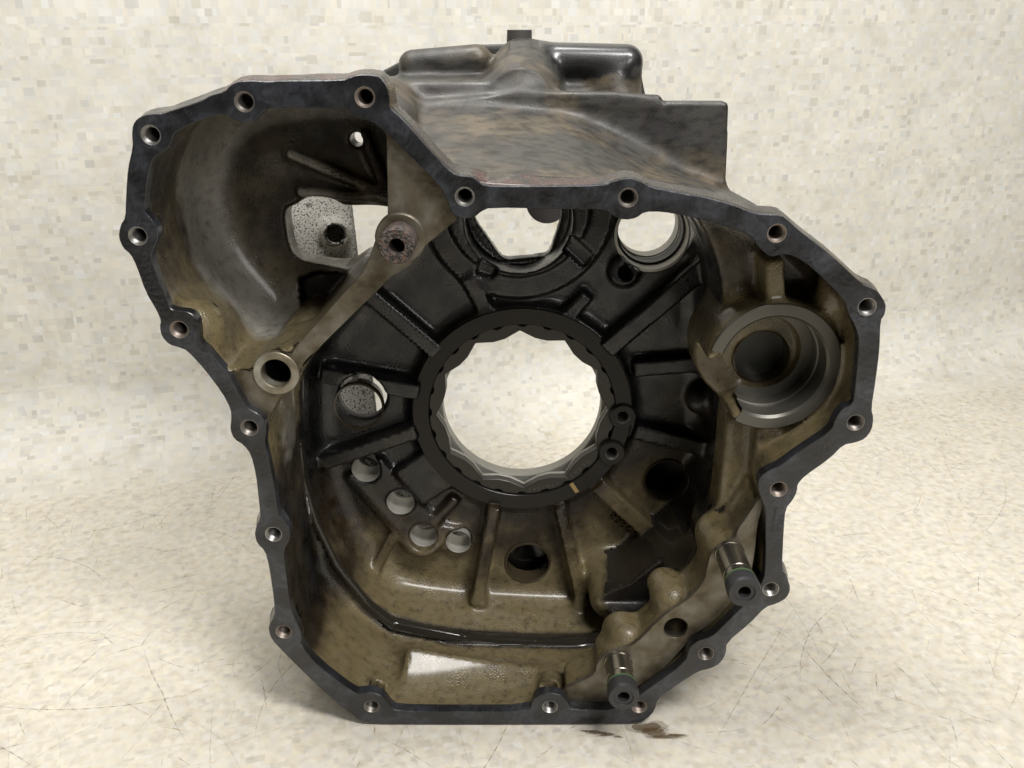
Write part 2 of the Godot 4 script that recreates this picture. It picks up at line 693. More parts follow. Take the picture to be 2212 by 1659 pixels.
func materials() -> void:
	var grain := ntex(0.16, 512, true, 4.0, null, FastNoiseLite.TYPE_SIMPLEX_SMOOTH, 2, 3)
	var rough_wet := ntex(0.012, 512, false, 1.0, grad([[0.0, grey(0.2)], [0.4, grey(0.34)], [0.6, grey(0.58)], [1.0, grey(0.7)]]), FastNoiseLite.TYPE_SIMPLEX_SMOOTH, 5, 8)
	var speck := ntex(0.03, 512, false, 1.0, grad([[0.0, grey(0.55)], [0.25, grey(0.86)], [0.5, grey(0.97)], [1.0, grey(1.0)]]), FastNoiseLite.TYPE_SIMPLEX_SMOOTH, 5, 5)
	var dots := ntex(0.09, 512, false, 1.0, grad([[0.0, grey(0.1)], [0.27, grey(0.15)], [0.33, grey(0.9)], [1.0, grey(1.0)]]), FastNoiseLite.TYPE_SIMPLEX_SMOOTH, 2, 6)
	var m := mat(Color.WHITE, 1.0)
	m.vertex_color_use_as_albedo = true
	m.albedo_texture = speck
	m.roughness_texture = rough_wet
	m.normal_enabled = true
	m.normal_texture = grain
	m.normal_scale = 0.42
	m.clearcoat_enabled = true
	m.clearcoat = 0.5
	m.clearcoat_roughness = 0.2
	tri(m, 6.0)
	M.cast = m
	M.wet = m.duplicate()
	M.wet.clearcoat_enabled = false
	M.wet.roughness_texture = null
	M.wet.roughness = 0.36
	M.wet.normal_scale = 1.1
	M.wet.metallic_specular = 0.55
	m = mat(Color.WHITE, 0.6)
	m.vertex_color_use_as_albedo = true
	m.albedo_texture = ntex(0.02, 512, false, 1.0, grad([[0.0, grey(0.6)], [0.4, grey(0.88)], [0.6, grey(1.0)], [1.0, grey(0.9)]]), FastNoiseLite.TYPE_SIMPLEX_SMOOTH, 6, 15)
	m.roughness_texture = ntex(0.01, 512, false, 1.0, grad([[0.0, grey(0.5)], [0.5, grey(0.8)], [1.0, grey(1.0)]]), FastNoiseLite.TYPE_SIMPLEX_SMOOTH, 4, 18)
	m.normal_enabled = true
	m.normal_texture = grain
	m.normal_scale = 0.14
	tri(m, 9.0)
	m.uv1_scale = Vector3(5.0, 10.0, 9.0)
	M.outside = m
	M.outside_wet = m.duplicate()
	M.outside_wet.clearcoat_enabled = true
	M.outside_wet.clearcoat = 0.8
	M.outside_wet.clearcoat_roughness = 0.2
	m = mat(Color.WHITE, 0.6)
	m.vertex_color_use_as_albedo = true
	m.albedo_texture = dots
	m.normal_enabled = true
	m.normal_texture = grain
	m.normal_scale = 0.5
	tri(m, 8.0)
	M.grey = m
	# sooty gasket face
	m = mat(Color(1, 1, 1), 0.42)
	m.albedo_texture = ntex(0.010, 512, false, 1.0, grad([[0.0, Color(0.10, 0.10, 0.108)], [0.4, Color(0.17, 0.174, 0.185)], [0.56, Color(0.21, 0.218, 0.238)], [0.61, Color(0.25, 0.26, 0.283)], [0.68, Color(0.265, 0.278, 0.305)], [0.75, Color(0.21, 0.218, 0.235)], [1.0, Color(0.34, 0.35, 0.375)]]), FastNoiseLite.TYPE_SIMPLEX_SMOOTH, 7, 21)
	m.roughness_texture = ntex(0.02, 512, false, 1.0, grad([[0.0, grey(0.55)], [0.5, grey(0.9)], [1.0, grey(1.0)]]), FastNoiseLite.TYPE_SIMPLEX_SMOOTH, 5, 22)
	m.metallic = 0.25
	m.metallic_specular = 0.5
	m.albedo_color = Color(0.86, 0.86, 0.86)
	m.clearcoat_enabled = true
	m.clearcoat = 0.4
	m.clearcoat_roughness = 0.22
	m.normal_enabled = true
	m.normal_texture = ntex(0.08, 512, true, 3.0, null, FastNoiseLite.TYPE_SIMPLEX_SMOOTH, 4, 23)
	m.normal_scale = 0.35
	tri(m, 4.5)
	M.flange = m
	# cut iron with mill marks
	m = mat(Color(1, 1, 1), 0.42, 0.55)
	m.albedo_texture = ntex(0.012, 512, false, 1.0, grad([[0.0, Color(0.29, 0.26, 0.20)], [0.4, Color(0.40, 0.37, 0.31)], [0.6, Color(0.43, 0.41, 0.36)], [1.0, Color(0.52, 0.50, 0.46)]]), FastNoiseLite.TYPE_SIMPLEX_SMOOTH, 5, 31)
	m.normal_enabled = true
	m.normal_texture = ntex(0.05, 512, true, 2.0, null, FastNoiseLite.TYPE_SIMPLEX_SMOOTH, 2, 32)
	m.normal_scale = 0.3
	tri(m, 6.0)
	M.machined = m
	M.machined_pale = m.duplicate()
	M.machined_pale.albedo_color = Color(1.35, 1.38, 1.42)
	M.bright = mat(Color(0.36, 0.35, 0.33), 0.4, 0.85)
	M.bright_b = mat(Color(0.26, 0.24, 0.215), 0.45, 0.8)
	M.bright_c = mat(Color(0.30, 0.255, 0.22), 0.5, 0.75)
	M.bore = mat(Color(0.36, 0.35, 0.315), 0.45, 0.3)
	M.steel = mat(Color(0.24, 0.22, 0.18), 0.27, 0.9)
	M.ring = mat(Color(0.028, 0.026, 0.022), 0.33, 0.3)
	M.collar = mat(Color(0.016, 0.0145, 0.012), 0.45, 0.0)
	M.collar.clearcoat_enabled = true
	M.collar.clearcoat = 0.25
	M.collar.metallic_specular = 0.25
	M.collar.clearcoat_roughness = 0.2
	M.collar.normal_enabled = true
	M.collar.normal_texture = grain
	M.collar.normal_scale = 0.12
	tri(M.collar, 9.0)
	M.rubber = mat(Color(0.028, 0.028, 0.029), 0.5)
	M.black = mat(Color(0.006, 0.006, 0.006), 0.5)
	M.green = mat(Color(0.07, 0.12, 0.05), 0.5)
	M.print_dark = mat(Color(0.022, 0.024, 0.03), 0.6)
	M.oil = mat(Color(0.024, 0.021, 0.016), 0.12)
	M.red = mat(Color(0.075, 0.022, 0.014), 0.4)
	M.paint_mark = mat(Color(0.35, 0.24, 0.10), 0.6)

# ------------------------------------------------------------------ vinyl sheet
func vinyl(floor_sheet: bool, seed_: int) -> ImageTexture:
	var n := 2048
	var rng := RandomNumberGenerator.new()
	rng.seed = seed_
	var img := Image.create(n, n, false, Image.FORMAT_RGB8)
	var base := Color(0.873, 0.865, 0.828)
	if floor_sheet:
		base = Color(0.838, 0.82, 0.772)
	img.fill(base)
	var nz := FastNoiseLite.new()
	nz.seed = seed_
	nz.frequency = 0.004
	nz.fractal_octaves = 4
	var y := 0
	while y < n:
		var h := rng.randi_range(4, 11)
		var x := 0
		while x < n:
			var w := rng.randi_range(3, 14)
			var t := nz.get_noise_2d(x, y)
			var roll := rng.randf()
			var k := rng.randf_range(-0.03, 0.03) + 0.05 * t
			var warm := rng.randf_range(-0.014, 0.018)
			if roll < 0.10 + 0.10 * t:
				k -= rng.randf_range(0.03, 0.115)
			elif roll > 0.93:
				k += 0.035
				warm -= 0.012
			k = 1.0 + k * (0.6 if floor_sheet else 0.72)
			var c := Color(base.r * k + warm * 0.4, base.g * k, base.b * k - warm)
			img.fill_rect(Rect2i(x, y, w, h if rng.randf() < 0.8 else h + rng.randi_range(2, 10)), c)
			x += w
		y += h
	for i in (500 if floor_sheet else 1500):
		var s := rng.randi_range(8, 16)
		var k := rng.randf_range(0.93, 0.98) if rng.randf() < 0.72 else rng.randf_range(1.0, 1.06)
		var c := Color(base.r * k, base.g * k * 0.995, base.b * k * 0.985)
		var px := rng.randi_range(0, n)
		var py := rng.randi_range(0, n)
		if nz.get_noise_2d(px, py) < -0.15:
			continue
		img.fill_rect(Rect2i(px, py, s, int(s * rng.randf_range(0.5, 1.1))), c)
	if floor_sheet:
		img.resize(n * 2 / 3, n * 2 / 3, Image.INTERPOLATE_BILINEAR)
		img.resize(n, n, Image.INTERPOLATE_CUBIC)
	var scratches := 3200 if floor_sheet else 40
	for i in scratches:
		var p := Vector2(rng.randf() * n, rng.randf() * n)
		var a := rng.randf() * TAU
		var turn := rng.randf_range(-0.006, 0.006)
		var length := rng.randi_range(12, 90) if rng.randf() < 0.88 else rng.randi_range(90, 420)
		var alpha := pow(rng.randf(), 2.0) * 0.8 + 0.15
		var ink := Color(0.36, 0.32, 0.27) if rng.randf() < 0.85 else Color(0.95, 0.93, 0.88)
		if not floor_sheet:
			length = length / 3
			alpha *= 0.6
		for s in length:
			var fade := alpha * sin(PI * s / length) * (0.6 + 0.4 * sin(s * 0.37 + i))
			var ix := posmod(int(p.x), n)
			var iy := posmod(int(p.y), n)
			img.set_pixel(ix, iy, img.get_pixel(ix, iy).lerp(ink, fade))
			p += Vector2(cos(a), sin(a))
			a += turn
			if rng.randf() < 0.006:
				a += rng.randf_range(-0.2, 0.2)
	img.generate_mipmaps()
	return ImageTexture.create_from_image(img)

func backdrop() -> void:
	# the line where the sheet folds up, from two points of it that the photo shows
	var a := on_floor(0, 1006)
	var b := on_floor(2212, 768)
	var e := (b - a).normalized()
	var n := Vector3(-e.z, 0, e.x)
	if n.z < 0.0:
		n = -n
	var mid := (a + b) * 0.5
	var R := 0.12
	var prof := [[2.2, 0.0, 0.0], [R, 0.0, 2.2 - R]]
	var wallp := []
	for i in 13:
		var t := PI * 0.5 * i / 12.0
		wallp.append([R - R * sin(t), R - R * cos(t), 2.2 - R + R * t])
	wallp.append([0.0, 1.9, 2.2 - R + R * PI * 0.5 + 1.9 - R])
	for part in 2:
		var line: Array = prof if part == 0 else wallp
		var v := PackedVector3Array()
		var nn := PackedVector3Array()
		var uv := PackedVector2Array()
		var idx := PackedInt32Array()
		var tone := PackedColorArray()
		var cols := 60
		for i in line.size():
			for s in cols + 1:
				var along := lerpf(-1.9, 1.9, float(s) / cols)
				var bulge := 0.0
				if part == 1 and line[i][1] > 0.0:
					bulge = 0.006 * sin(along * 4.1 + 0.6) * minf(1.0, line[i][1] * 4.0)
				v.append(mid + e * along + n * (line[i][0] + bulge) + Vector3(0, line[i][1], 0))
				var q0: Array = line[maxi(i - 1, 0)]
				var q1: Array = line[mini(i + 1, line.size() - 1)]
				if i == 0:
					q0 = line[0]
				var t2 := Vector2(q1[0] - q0[0], q1[1] - q0[1])
				if part == 1 and i == 0:
					t2 = Vector2(-1, 0)
				if part == 1 and i >= line.size() - 2:
					t2 = Vector2(0, 1)
				t2 = t2.normalized()
				nn.append((n * t2.y + Vector3(0, -t2.x, 0)).normalized())
				tone.append(Color(0.915, 0.895, 0.865).lerp(Color.WHITE, 1.0 if part == 0 else smoothstep(0.0, 10.0, float(i))))
				uv.append(Vector2(along, line[i][2]) / (1.45 if part == 0 else 1.9))
		for i in line.size() - 1:
			for s in cols:
				var o := i * (cols + 1) + s
				idx.append_array(PackedInt32Array([o, o + cols + 1, o + 1, o + 1, o + cols + 1, o + cols + 2]))
		var m := mat(Color.WHITE, 0.42 if part == 0 else 0.5)
		m.metallic_specular = 0.35
		m.vertex_color_use_as_albedo = true
		m.detail_enabled = true
		m.detail_blend_mode = BaseMaterial3D.BLEND_MODE_MUL
		m.detail_albedo = vinyl(part == 0, 11 + part * 6)
		if part == 0:
			m.albedo_texture = ntex(0.045, 2048, false, 1.0, grad([[0.0, Color(0.885, 0.87, 0.85)], [0.3, Color(0.94, 0.932, 0.92)], [0.5, Color(0.97, 0.966, 0.958)], [0.7, Color(0.987, 0.985, 0.98)], [1.0, grey(1.0)]]), FastNoiseLite.TYPE_SIMPLEX_SMOOTH, 7, 71)
		else:
			m.albedo_texture = ntex(0.03, 1024, false, 1.0, grad([[0.0, Color(0.92, 0.91, 0.89)], [0.4, grey(0.97)], [1.0, grey(1.0)]]), FastNoiseLite.TYPE_SIMPLEX_SMOOTH, 6, 72)
		m.normal_enabled = true
		m.normal_texture = ntex(0.03, 512, true, 1.5, null, FastNoiseLite.TYPE_SIMPLEX_SMOOTH, 3, 61)
		m.normal_scale = 0.12
		m.texture_filter = BaseMaterial3D.TEXTURE_FILTER_LINEAR_WITH_MIPMAPS_ANISOTROPIC
		var o := put("floor" if part == 0 else "wall", mesh_of(v, nn, uv, idx, tone), m, self)
		o.set_meta("kind", "structure")
		o.set_meta("label", "scuffed beige mosaic vinyl floor with fine scratches" if part == 0 else "beige mosaic vinyl sheet curving up into the backdrop wall")

# ------------------------------------------------------------------ the housing
var bolts := PackedFloat32Array([326, 292, 528, 220, 788, 210, 1004, 425, 1357, 427, 1678, 504, 1873, 663, 1848, 913, 1682, 1057, 1665, 1273, 1525, 1412, 1381, 1527, 1188, 1527, 803, 1526, 613, 1365, 591, 1154, 539, 924, 387, 712, 298, 510])
var flange_out := PackedFloat32Array([
	286, 290, 288, 270, 298, 257, 312, 251, 337, 247, 350, 248, 380, 238, 430, 222, 458, 207, 486, 200, 497, 187, 512, 179, 530, 176, 552, 176, 574, 178, 600, 176, 740, 175, 756, 169, 772, 163, 800, 163, 820, 167, 834, 188, 840, 214, 838, 233,
	869, 259, 924, 322, 974, 374, 994, 381, 1012, 382, 1025, 386, 1041, 400, 1060, 404, 1158, 404, 1308, 402, 1326, 392, 1361, 385, 1386, 395, 1404, 406, 1470, 419, 1537, 431, 1588, 447, 1634, 464, 1660, 465, 1687, 467, 1705, 482, 1728, 503,
	1799, 557, 1861, 616, 1878, 622, 1896, 631, 1913, 657, 1911, 678, 1901, 693, 1899, 757, 1891, 820, 1881, 884, 1886, 903, 1883, 928, 1868, 948, 1846, 956, 1822, 960, 1791, 991, 1738, 1028, 1722, 1046, 1721, 1062, 1712, 1080, 1696, 1099,
	1692, 1146, 1688, 1230, 1699, 1246, 1707, 1272, 1699, 1292, 1677, 1304, 1653, 1311, 1619, 1347, 1569, 1388, 1567, 1414, 1554, 1434, 1534, 1444, 1510, 1449, 1470, 1474, 1421, 1508, 1413, 1536, 1396, 1554, 1375, 1562,
	1240, 1564, 1094, 1565, 940, 1565, 793, 1563, 766, 1549, 693, 1488, 594, 1390, 583, 1372, 581, 1352, 594, 1332, 593, 1297, 582, 1222, 573, 1190, 556, 1174, 551, 1154, 555, 1137, 564, 1121, 560, 1080, 554, 1026, 543, 982, 527, 961,
	506, 948, 498, 928, 501, 904, 499, 883, 481, 849, 442, 797, 405, 757, 388, 750, 366, 744, 350, 727, 346, 706, 349, 694, 340, 672, 316, 632, 296, 575, 283, 549, 266, 535, 257, 512, 261, 488, 272, 470, 273, 428, 277, 365, 288, 318])
var flange_in := PackedFloat32Array([
	371, 297, 365, 316, 350, 328, 334, 336, 324, 353, 316, 396, 310, 456, 323, 471, 338, 490, 340, 512, 331, 534, 326, 546, 327, 565, 338, 600, 356, 645, 366, 668, 384, 673, 408, 675, 426, 691, 429, 722, 431, 736, 458, 769, 492, 808, 512, 843, 535, 884, 559, 896, 572, 911,
	574, 933, 570, 954, 573, 972, 581, 1005, 591, 1051, 599, 1111, 612, 1122, 624, 1140, 626, 1163, 613, 1188, 612, 1204, 616, 1238, 627, 1320, 642, 1350, 651, 1372, 648, 1393, 685, 1438, 766, 1500, 784, 1498, 802, 1496, 827, 1505, 841, 1525, 856, 1537,
	960, 1539, 1145, 1538, 1153, 1511, 1167, 1501, 1189, 1498, 1214, 1503, 1227, 1521, 1234, 1535, 1335, 1534, 1396, 1493, 1481, 1431, 1491, 1398, 1506, 1385, 1538, 1376, 1561, 1354, 1626, 1290, 1646, 1262, 1655, 1240, 1655, 1146, 1656, 1104, 1648, 1082, 1639, 1058, 1641, 1030,
	1664, 1016, 1682, 1009, 1724, 978, 1797, 930, 1806, 904, 1820, 884, 1843, 874, 1849, 841, 1859, 737, 1850, 704, 1836, 680, 1827, 646, 1757, 578, 1716, 551, 1691, 548, 1664, 555, 1641, 533, 1627, 508, 1582, 493, 1528, 476, 1486, 466, 1432, 456, 1392, 456,
	1374, 470, 1350, 474, 1326, 466, 1310, 451, 1216, 450, 1058, 447, 1038, 456, 1026, 467, 1002, 472, 978, 462, 970, 439, 955, 404, 885, 334, 842, 294, 815, 268, 793, 257, 768, 252, 755, 238, 743, 232, 660, 231, 577, 232, 562, 246, 543, 263, 521, 263, 502, 254, 487, 244, 449, 250, 380, 281])
var main_in := PackedFloat32Array([
	985, 470, 1037, 450, 1200, 448, 1392, 450, 1486, 462, 1582, 489, 1645, 515, 1700, 545, 1757, 575, 1832, 642, 1858, 700, 1862, 740, 1852, 850, 1805, 928, 1724, 980, 1662, 1020, 1655, 1102, 1658, 1245, 1632, 1292, 1561, 1358, 1500, 1420, 1397, 1496, 1335, 1540,
	1152, 1543, 856, 1542, 768, 1508, 685, 1442, 636, 1392, 622, 1321, 611, 1238, 600, 1170, 595, 1113, 587, 1051, 577, 992, 570, 930, 572, 900, 640, 840, 655, 795, 845, 600, 880, 570, 905, 540])
var lobe_in := PackedFloat32Array([
	836, 290, 793, 255, 745, 230, 577, 229, 500, 240, 449, 248, 373, 280, 326, 345, 312, 396, 304, 470, 322, 560, 348, 634, 385, 690, 425, 736, 455, 769, 492, 806, 545, 802, 560, 770, 600, 757, 640, 747, 785, 590, 800, 560, 812, 520, 839, 465])
var web := PackedFloat32Array([
	836, 286, 839, 465, 812, 520, 798, 560, 785, 588, 650, 738, 630, 764, 600, 758, 570, 768, 552, 788, 545, 802, 494, 806, 512, 843, 534, 884, 560, 894, 576, 912, 584, 892, 604, 856, 630, 842, 645, 815, 648, 792, 668, 770, 845, 596, 885, 572, 905, 540, 985, 474, 972, 440, 955, 404, 885, 334])
var pad := PackedFloat32Array([
	1641, 1073, 1619, 1110, 1594, 1146, 1590, 1164, 1561, 1177, 1537, 1194, 1528, 1230, 1526, 1250, 1499, 1285, 1473, 1305, 1444, 1323, 1412, 1352, 1386, 1380, 1364, 1396, 1349, 1401, 1313, 1412, 1291, 1432, 1287, 1456, 1258, 1472, 1214, 1492,
	1228, 1512, 1240, 1526, 1318, 1522, 1385, 1478, 1440, 1438, 1474, 1400, 1500, 1370, 1540, 1345, 1590, 1288, 1622, 1240, 1630, 1190, 1636, 1130, 1648, 1090])

func v3(u: float, v: float, z: float) -> Vector3:
	return on_plane(u, v, z)

func along(a: Vector3, z0: float, z1: float) -> Array:
	return [Vector3(a.x, a.y, z0), Vector3(a.x, a.y, z1)]

const RW := -0.165

func casting() -> void:
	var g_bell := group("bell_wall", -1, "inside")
	var g_lobe := group("side_chamber", -1, "lobe", "rounded chamber on the left with a tan lower half")
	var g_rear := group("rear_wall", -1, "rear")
	var g_hood := group("hood", -1, "outside", "dusty barrel shaped outer shell above the flange")
	var g_plate := group("back_plate", -1, "outside")
	var g_cover := group("top_cover", -1, "outside")
	var g_web := group("dividing_web", -1, "tan")
	var g_pad := group("oil_gallery_block", -1, "tan")
	var g_start := group("starter_boss", -1, "tan", "round boss with a stepped bore in the right lobe")
	var g_case := group("gear_case_wall", -1, "grey", "pale speckled case wall behind the left openings")
	var g_bear := group("bearing_plate", -1, "rear")
	var f_out := field(soften(trace(flange_out, 0.0), 1))
	var f_main := field(soften(trace(main_in, 0.0), 2))
	var f_lobe := field(soften(trace(lobe_in, 0.0), 2))
	var f_web := field(trace(web, -0.008))
	var f_pock := field(soften(trace(PackedFloat32Array([634, 606, 800, 600, 760, 650, 712, 708, 668, 704, 644, 660]), -0.13), 1))
	var f_oil := field(soften(trace(PackedFloat32Array([1641, 1073, 1619, 1110, 1594, 1146, 1561, 1177, 1537, 1194, 1528, 1230, 1526, 1250, 1499, 1285, 1473, 1305, 1444, 1323, 1412, 1352, 1386, 1380, 1340, 1396, 1320, 1430, 1385, 1478, 1474, 1400, 1540, 1345, 1590, 1288, 1630, 1190, 1648, 1090]), -0.012), 1))
	var f_hood := field(soften(PackedVector2Array([Vector2(-0.135, 0.44), Vector2(-0.135, 0.527), Vector2(-0.1, 0.5308), Vector2(-0.0415, 0.5315), Vector2(-0.0024, 0.53), Vector2(0.0487, 0.5232), Vector2(0.0848, 0.508), Vector2(0.1173, 0.4925), Vector2(0.1508, 0.4707), Vector2(0.1725, 0.4526), Vector2(0.19, 0.43), Vector2(0.19, 0.40), Vector2(-0.1, 0.40)]), 1))
	var f_pad := field(soften(trace(pad, -0.012), 1))
	# deeper outline of the main cavity: same walls, but it stops at the starter lobe on the right
	var deep := trace(main_in, 0.0)
	var d2 := PackedVector2Array()
	for p in deep:
		if p.x < 0.155:
			d2.append(p)
		elif d2.size() and d2[d2.size() - 1].x < 0.15 and p.y > 0.3:
			for q in trace(PackedFloat32Array([1490, 440, 1545, 560, 1556, 700, 1540, 760, 1580, 900, 1568, 1000, 1580, 1100, 1560, 1200]), -0.06):
				d2.append(q)
	var f_deep := field(soften(d2, 2))
	var f_rear := field(soften(trace(PackedFloat32Array([648, 880, 652, 1000, 680, 1130, 725, 1225, 790, 1305, 850, 1350, 1000, 1378, 1150, 1388, 1270, 1390, 1330, 1370, 1400, 1320, 1480, 1230, 1530, 1150, 1552, 1080, 1552, 850, 1548, 700, 1535, 560, 1480, 440, 1250, 405, 1010, 410, 900, 500, 860, 560, 650, 800]), -0.1), 2))
	var f_back := field(trace(PackedFloat32Array([835, 236, 900, 226, 1135, 200, 1330, 200, 1385, 209, 1420, 220, 1576, 220, 1568, 430, 1560, 640, 835, 640]), -0.152))
	var f_wl := field(soften(trace(PackedFloat32Array([612, 452, 640, 444, 655, 430, 690, 422, 720, 430, 740, 446, 800, 444, 870, 446, 900, 470, 890, 560, 800, 540, 766, 566, 745, 576, 650, 566, 625, 545]), -0.15), 1))
	var f_wt := field(soften(trace(PackedFloat32Array([1026, 470, 1087, 556, 1184, 546, 1210, 470, 1213, 440, 1030, 440]), -0.19), 1, 0.08))
	var f_rearplate := field(soften(trace(PackedFloat32Array([802, 166, 870, 130, 1005, 97, 1200, 93, 1372, 98, 1392, 200, 1400, 225, 790, 225]), -0.268), 1, 0.1))
	var f_caseleft := field(soften(trace(PackedFloat32Array([560, 330, 735, 400, 748, 455, 768, 560, 800, 700, 812, 880, 822, 940, 860, 1250, 620, 1250, 540, 800]), -0.25), 1))
	var fid := WorkerThreadPool.add_group_task(field_task, fields.size(), -1, true)
	WorkerThreadPool.wait_for_group_task_completion(fid)

	# solid
	ext(0, g_bell, 0.004, f_out, -0.003, -0.022, -0.0002, 0.003, 0.20)
	ext(0, g_hood, 0.008, f_main, -0.006, -0.186, 0.0095, 0.006, 0.0)
	ext(0, g_hood, 0.008, f_lobe, -0.006, -0.180, 0.0115, 0.020, 0.0)
	ext(0, g_hood, 0.006, f_hood, -0.004, -0.160, 0.0, 0.002, 0.0, 0.27)
	ext(0, g_plate, 0.010, f_back, -0.152, -0.168, 0.0, 0.002)
	# top cover behind the plate
	ext(0, g_cover, 0.004, f_rearplate, -0.262, -0.272, 0.0, 0.002)
	box(0, g_cover, 0.012, Transform3D(Basis.IDENTITY, Vector3(0.0, 0.515, -0.235)), Vector3(0.110, 0.026, 0.032), 0.010)
	box(0, g_cover, 0.014, Transform3D(Basis.IDENTITY, Vector3(0.078, 0.535, -0.236)), Vector3(0.040, 0.022, 0.022), 0.008)
	var top := func(u: float, v: float, z: float) -> Vector3: return on_plane(u, v, z)
	var g_bar := group("cover_bar", g_cover, "outside", "round ended bar along the top of the cover")
	var ba: Vector3 = top.call(1180, 130, -0.22)
	var bb: Vector3 = top.call(1352, 134, -0.22)
	cap(0, g_bar, 0.008, ba, bb, 0.0155)
	cap(0, g_cover, 0.016, bb + Vector3(-0.012, -0.02, 0.005), bb + Vector3(0.006, -0.07, 0.012), 0.013)
	cap(0, g_cover, 0.012, top.call(892, 140, -0.22), top.call(1030, 128, -0.22), 0.013)
	box(0, g_cover, 0.010, Transform3D(Basis.IDENTITY, top.call(950, 210, -0.19)), Vector3(0.055, 0.016, 0.03), 0.008)
	var g_dome := group("cover_dome", g_cover, "outside", "rounded hump in the middle of the cover")
	cap(0, g_dome, 0.010, top.call(1128, 215, -0.190), top.call(1130, 152, -0.225), 0.037, 0.028)
	bar(0, g_plate, 0.004, top.call(1120, 216, -0.152), top.call(1430, 222, -0.152), 0.006, 0.006, 0.003)
	var r0: Vector3 = top.call(1122, 190, -0.168)
	var r1: Vector3 = top.call(1122, 96, -0.215)
	cyl(0, g_dome, 0.003, Vector3(r0.x, r0.y - 0.012, -0.162), Vector3(r0.x, r0.y - 0.012, -0.20), 0.029, 0.002)
	bar(0, g_dome, 0.003, Vector3(r0.x, r0.y + 0.006, -0.166), r1 + Vector3(0, 0.004, 0.004), 0.009, 0.02, 0.002)
	# pale case wall seen through the left openings
	var lean := Basis(Vector3.UP, 0.3) * Basis(Vector3.RIGHT, -0.42)
	box(0, g_case, 0.01, Transform3D(lean, Vector3(-0.202, 0.29, -0.250)), Vector3(0.050, 0.205, 0.006), 0.003)
	box(0, g_case, 0.006, Transform3D(lean, Vector3(-0.118, 0.105, -0.268)), Vector3(0.045, 0.060, 0.005), 0.003)
	box(0, g_case, 0.006, Transform3D(lean, Vector3(-0.062, 0.060, -0.275)), Vector3(0.032, 0.050, 0.005), 0.003)
	cap(0, g_case, 0.012, v3(722, 505, -0.290), v3(722, 505, -0.262), 0.014)
	cyl(1, g_case, 0.001, v3(724, 505, -0.276), v3(724, 505, -0.20), 0.009)

	# cavities
	ext(1, g_bell, 0.006, f_main, 0.03, -0.066, 0.0, 0.012)
	ext(1, g_bell, 0.004, f_deep, 0.03, -0.108, 0.0, 0.010)
	ext(1, g_rear, 0.010, f_rear, 0.03, RW, 0.0, 0.022, 0.0)
	ext(1, g_lobe, 0.006, f_lobe, 0.03, -0.150, 0.0, 0.032, 0.03)
	var f := f_pock
	ext(1, group("pocket", g_lobe, "rear"), 0.006, f, -0.080, -0.160, 0.0, 0.004)
	# scoop in the rear corner of the left chamber
	cap(1, g_lobe, 0.02, v3(600, 420, -0.11), v3(640, 560, -0.11), 0.034)

	for r in [[618, 330, 842, 425], [640, 415, 850, 432], [780, 285, 842, 430]]:
		bar(0, group("rib", g_lobe, "lobe"), 0.006, v3(r[0], r[1], -0.143), v3(r[2], r[3], -0.143), 0.004, 0.02, 0.002)
	var lh := v3(770, 302, -0.15)
	cyl(1, g_lobe, 0.001, Vector3(lh.x, lh.y, -0.12), Vector3(lh.x, lh.y, -0.22), 0.0062)
	# bolt bosses running back along the wall
	for i in range(0, bolts.size(), 2):
		var g := group("bolt_boss", g_bell, "inside")
		var p := v3(bolts[i], bolts[i + 1], 0.0)
		var inner: Vector3 = (Vector3(0.0, 0.27, 0.0) - Vector3(p.x, p.y, 0.0)).normalized() * -0.003
		if i / 2 in [0, 1, 2, 3, 4, 5, 6]:
			continue
		cap(0, g, 0.008, Vector3(p.x, p.y, -0.022) + inner * 1.5, Vector3(p.x, p.y, -0.062) + inner * 5.0, 0.0115, 0.008)

	# web between the two cavities
	ext(1, g_web, 0.0, f_web, 0.03, -0.0105, 0.0006, 0.0005)
	ext(0, g_web, 0.004, f_web, -0.0105, -0.172, -0.0012, 0.002)
	# pocket wall low in the left chamber
	cap(0, g_lobe, 0.02, v3(440, 700, -0.03), v3(455, 690, -0.10), 0.016)

	# oil gallery block with its three domed bosses
	var g_oil := group("oil_film", -1, "oil", "black oil lying in the groove at the foot of the rear wall")
	ext(0, g_pad, 0.004, f_pad, -0.0145, -0.050, -0.0008, 0.002)
	oil_from = prims.size()
	ext(0, g_oil, 0.014, f_oil, -0.045, -0.17, -0.001, 0.016)
	var run := trace(PackedFloat32Array([650, 960, 656, 1040, 682, 1130, 727, 1222, 790, 1302, 850, 1350, 1000, 1379, 1150, 1390, 1270, 1392, 1340, 1370]), -0.104)
	for i in run.size() - 1:
		var w0 := 0.0018 + 0.0008 * i
		cap(0, g_oil, 0.001, Vector3(run[i].x, run[i].y, -0.105), Vector3(run[i + 1].x, run[i + 1].y, -0.105), w0, w0 + 0.0008)
	oil_to = prims.size()
	for d in [[1348, 1372, 0.0165], [1447, 1290, 0.0165], [1563, 1172, 0.019]]:
		var g := group("domed_boss", g_pad, "tan")
		var p := v3(d[0], d[1], -0.030)
		cap(0, g, 0.006, Vector3(p.x + 0.002, p.y - 0.005, -0.034), Vector3(p.x - 0.001, p.y - 0.004, -0.054), d[2])

	# starter boss on the right
	var sc := v3(1672, 795, -0.03)
	cyl(0, g_start, 0.010, Vector3(sc.x, sc.y, -0.031), Vector3(sc.x, sc.y, -0.12), 0.0545, 0.003)
	var wallr := v3(1680, 600, -0.03)
	bar(0, group("rib", g_start, "tan"), 0.006, v3(1674, 560, -0.035), v3(1678, 665, -0.035), 0.0075, 0.03)
	bar(0, group("rib", g_start, "tan"), 0.006, v3(1660, 925, -0.040), v3(1655, 1030, -0.040), 0.010, 0.03)
	cap(0, g_start, 0.014, v3(1800, 640, -0.045), v3(1830, 690, -0.06), 0.015)
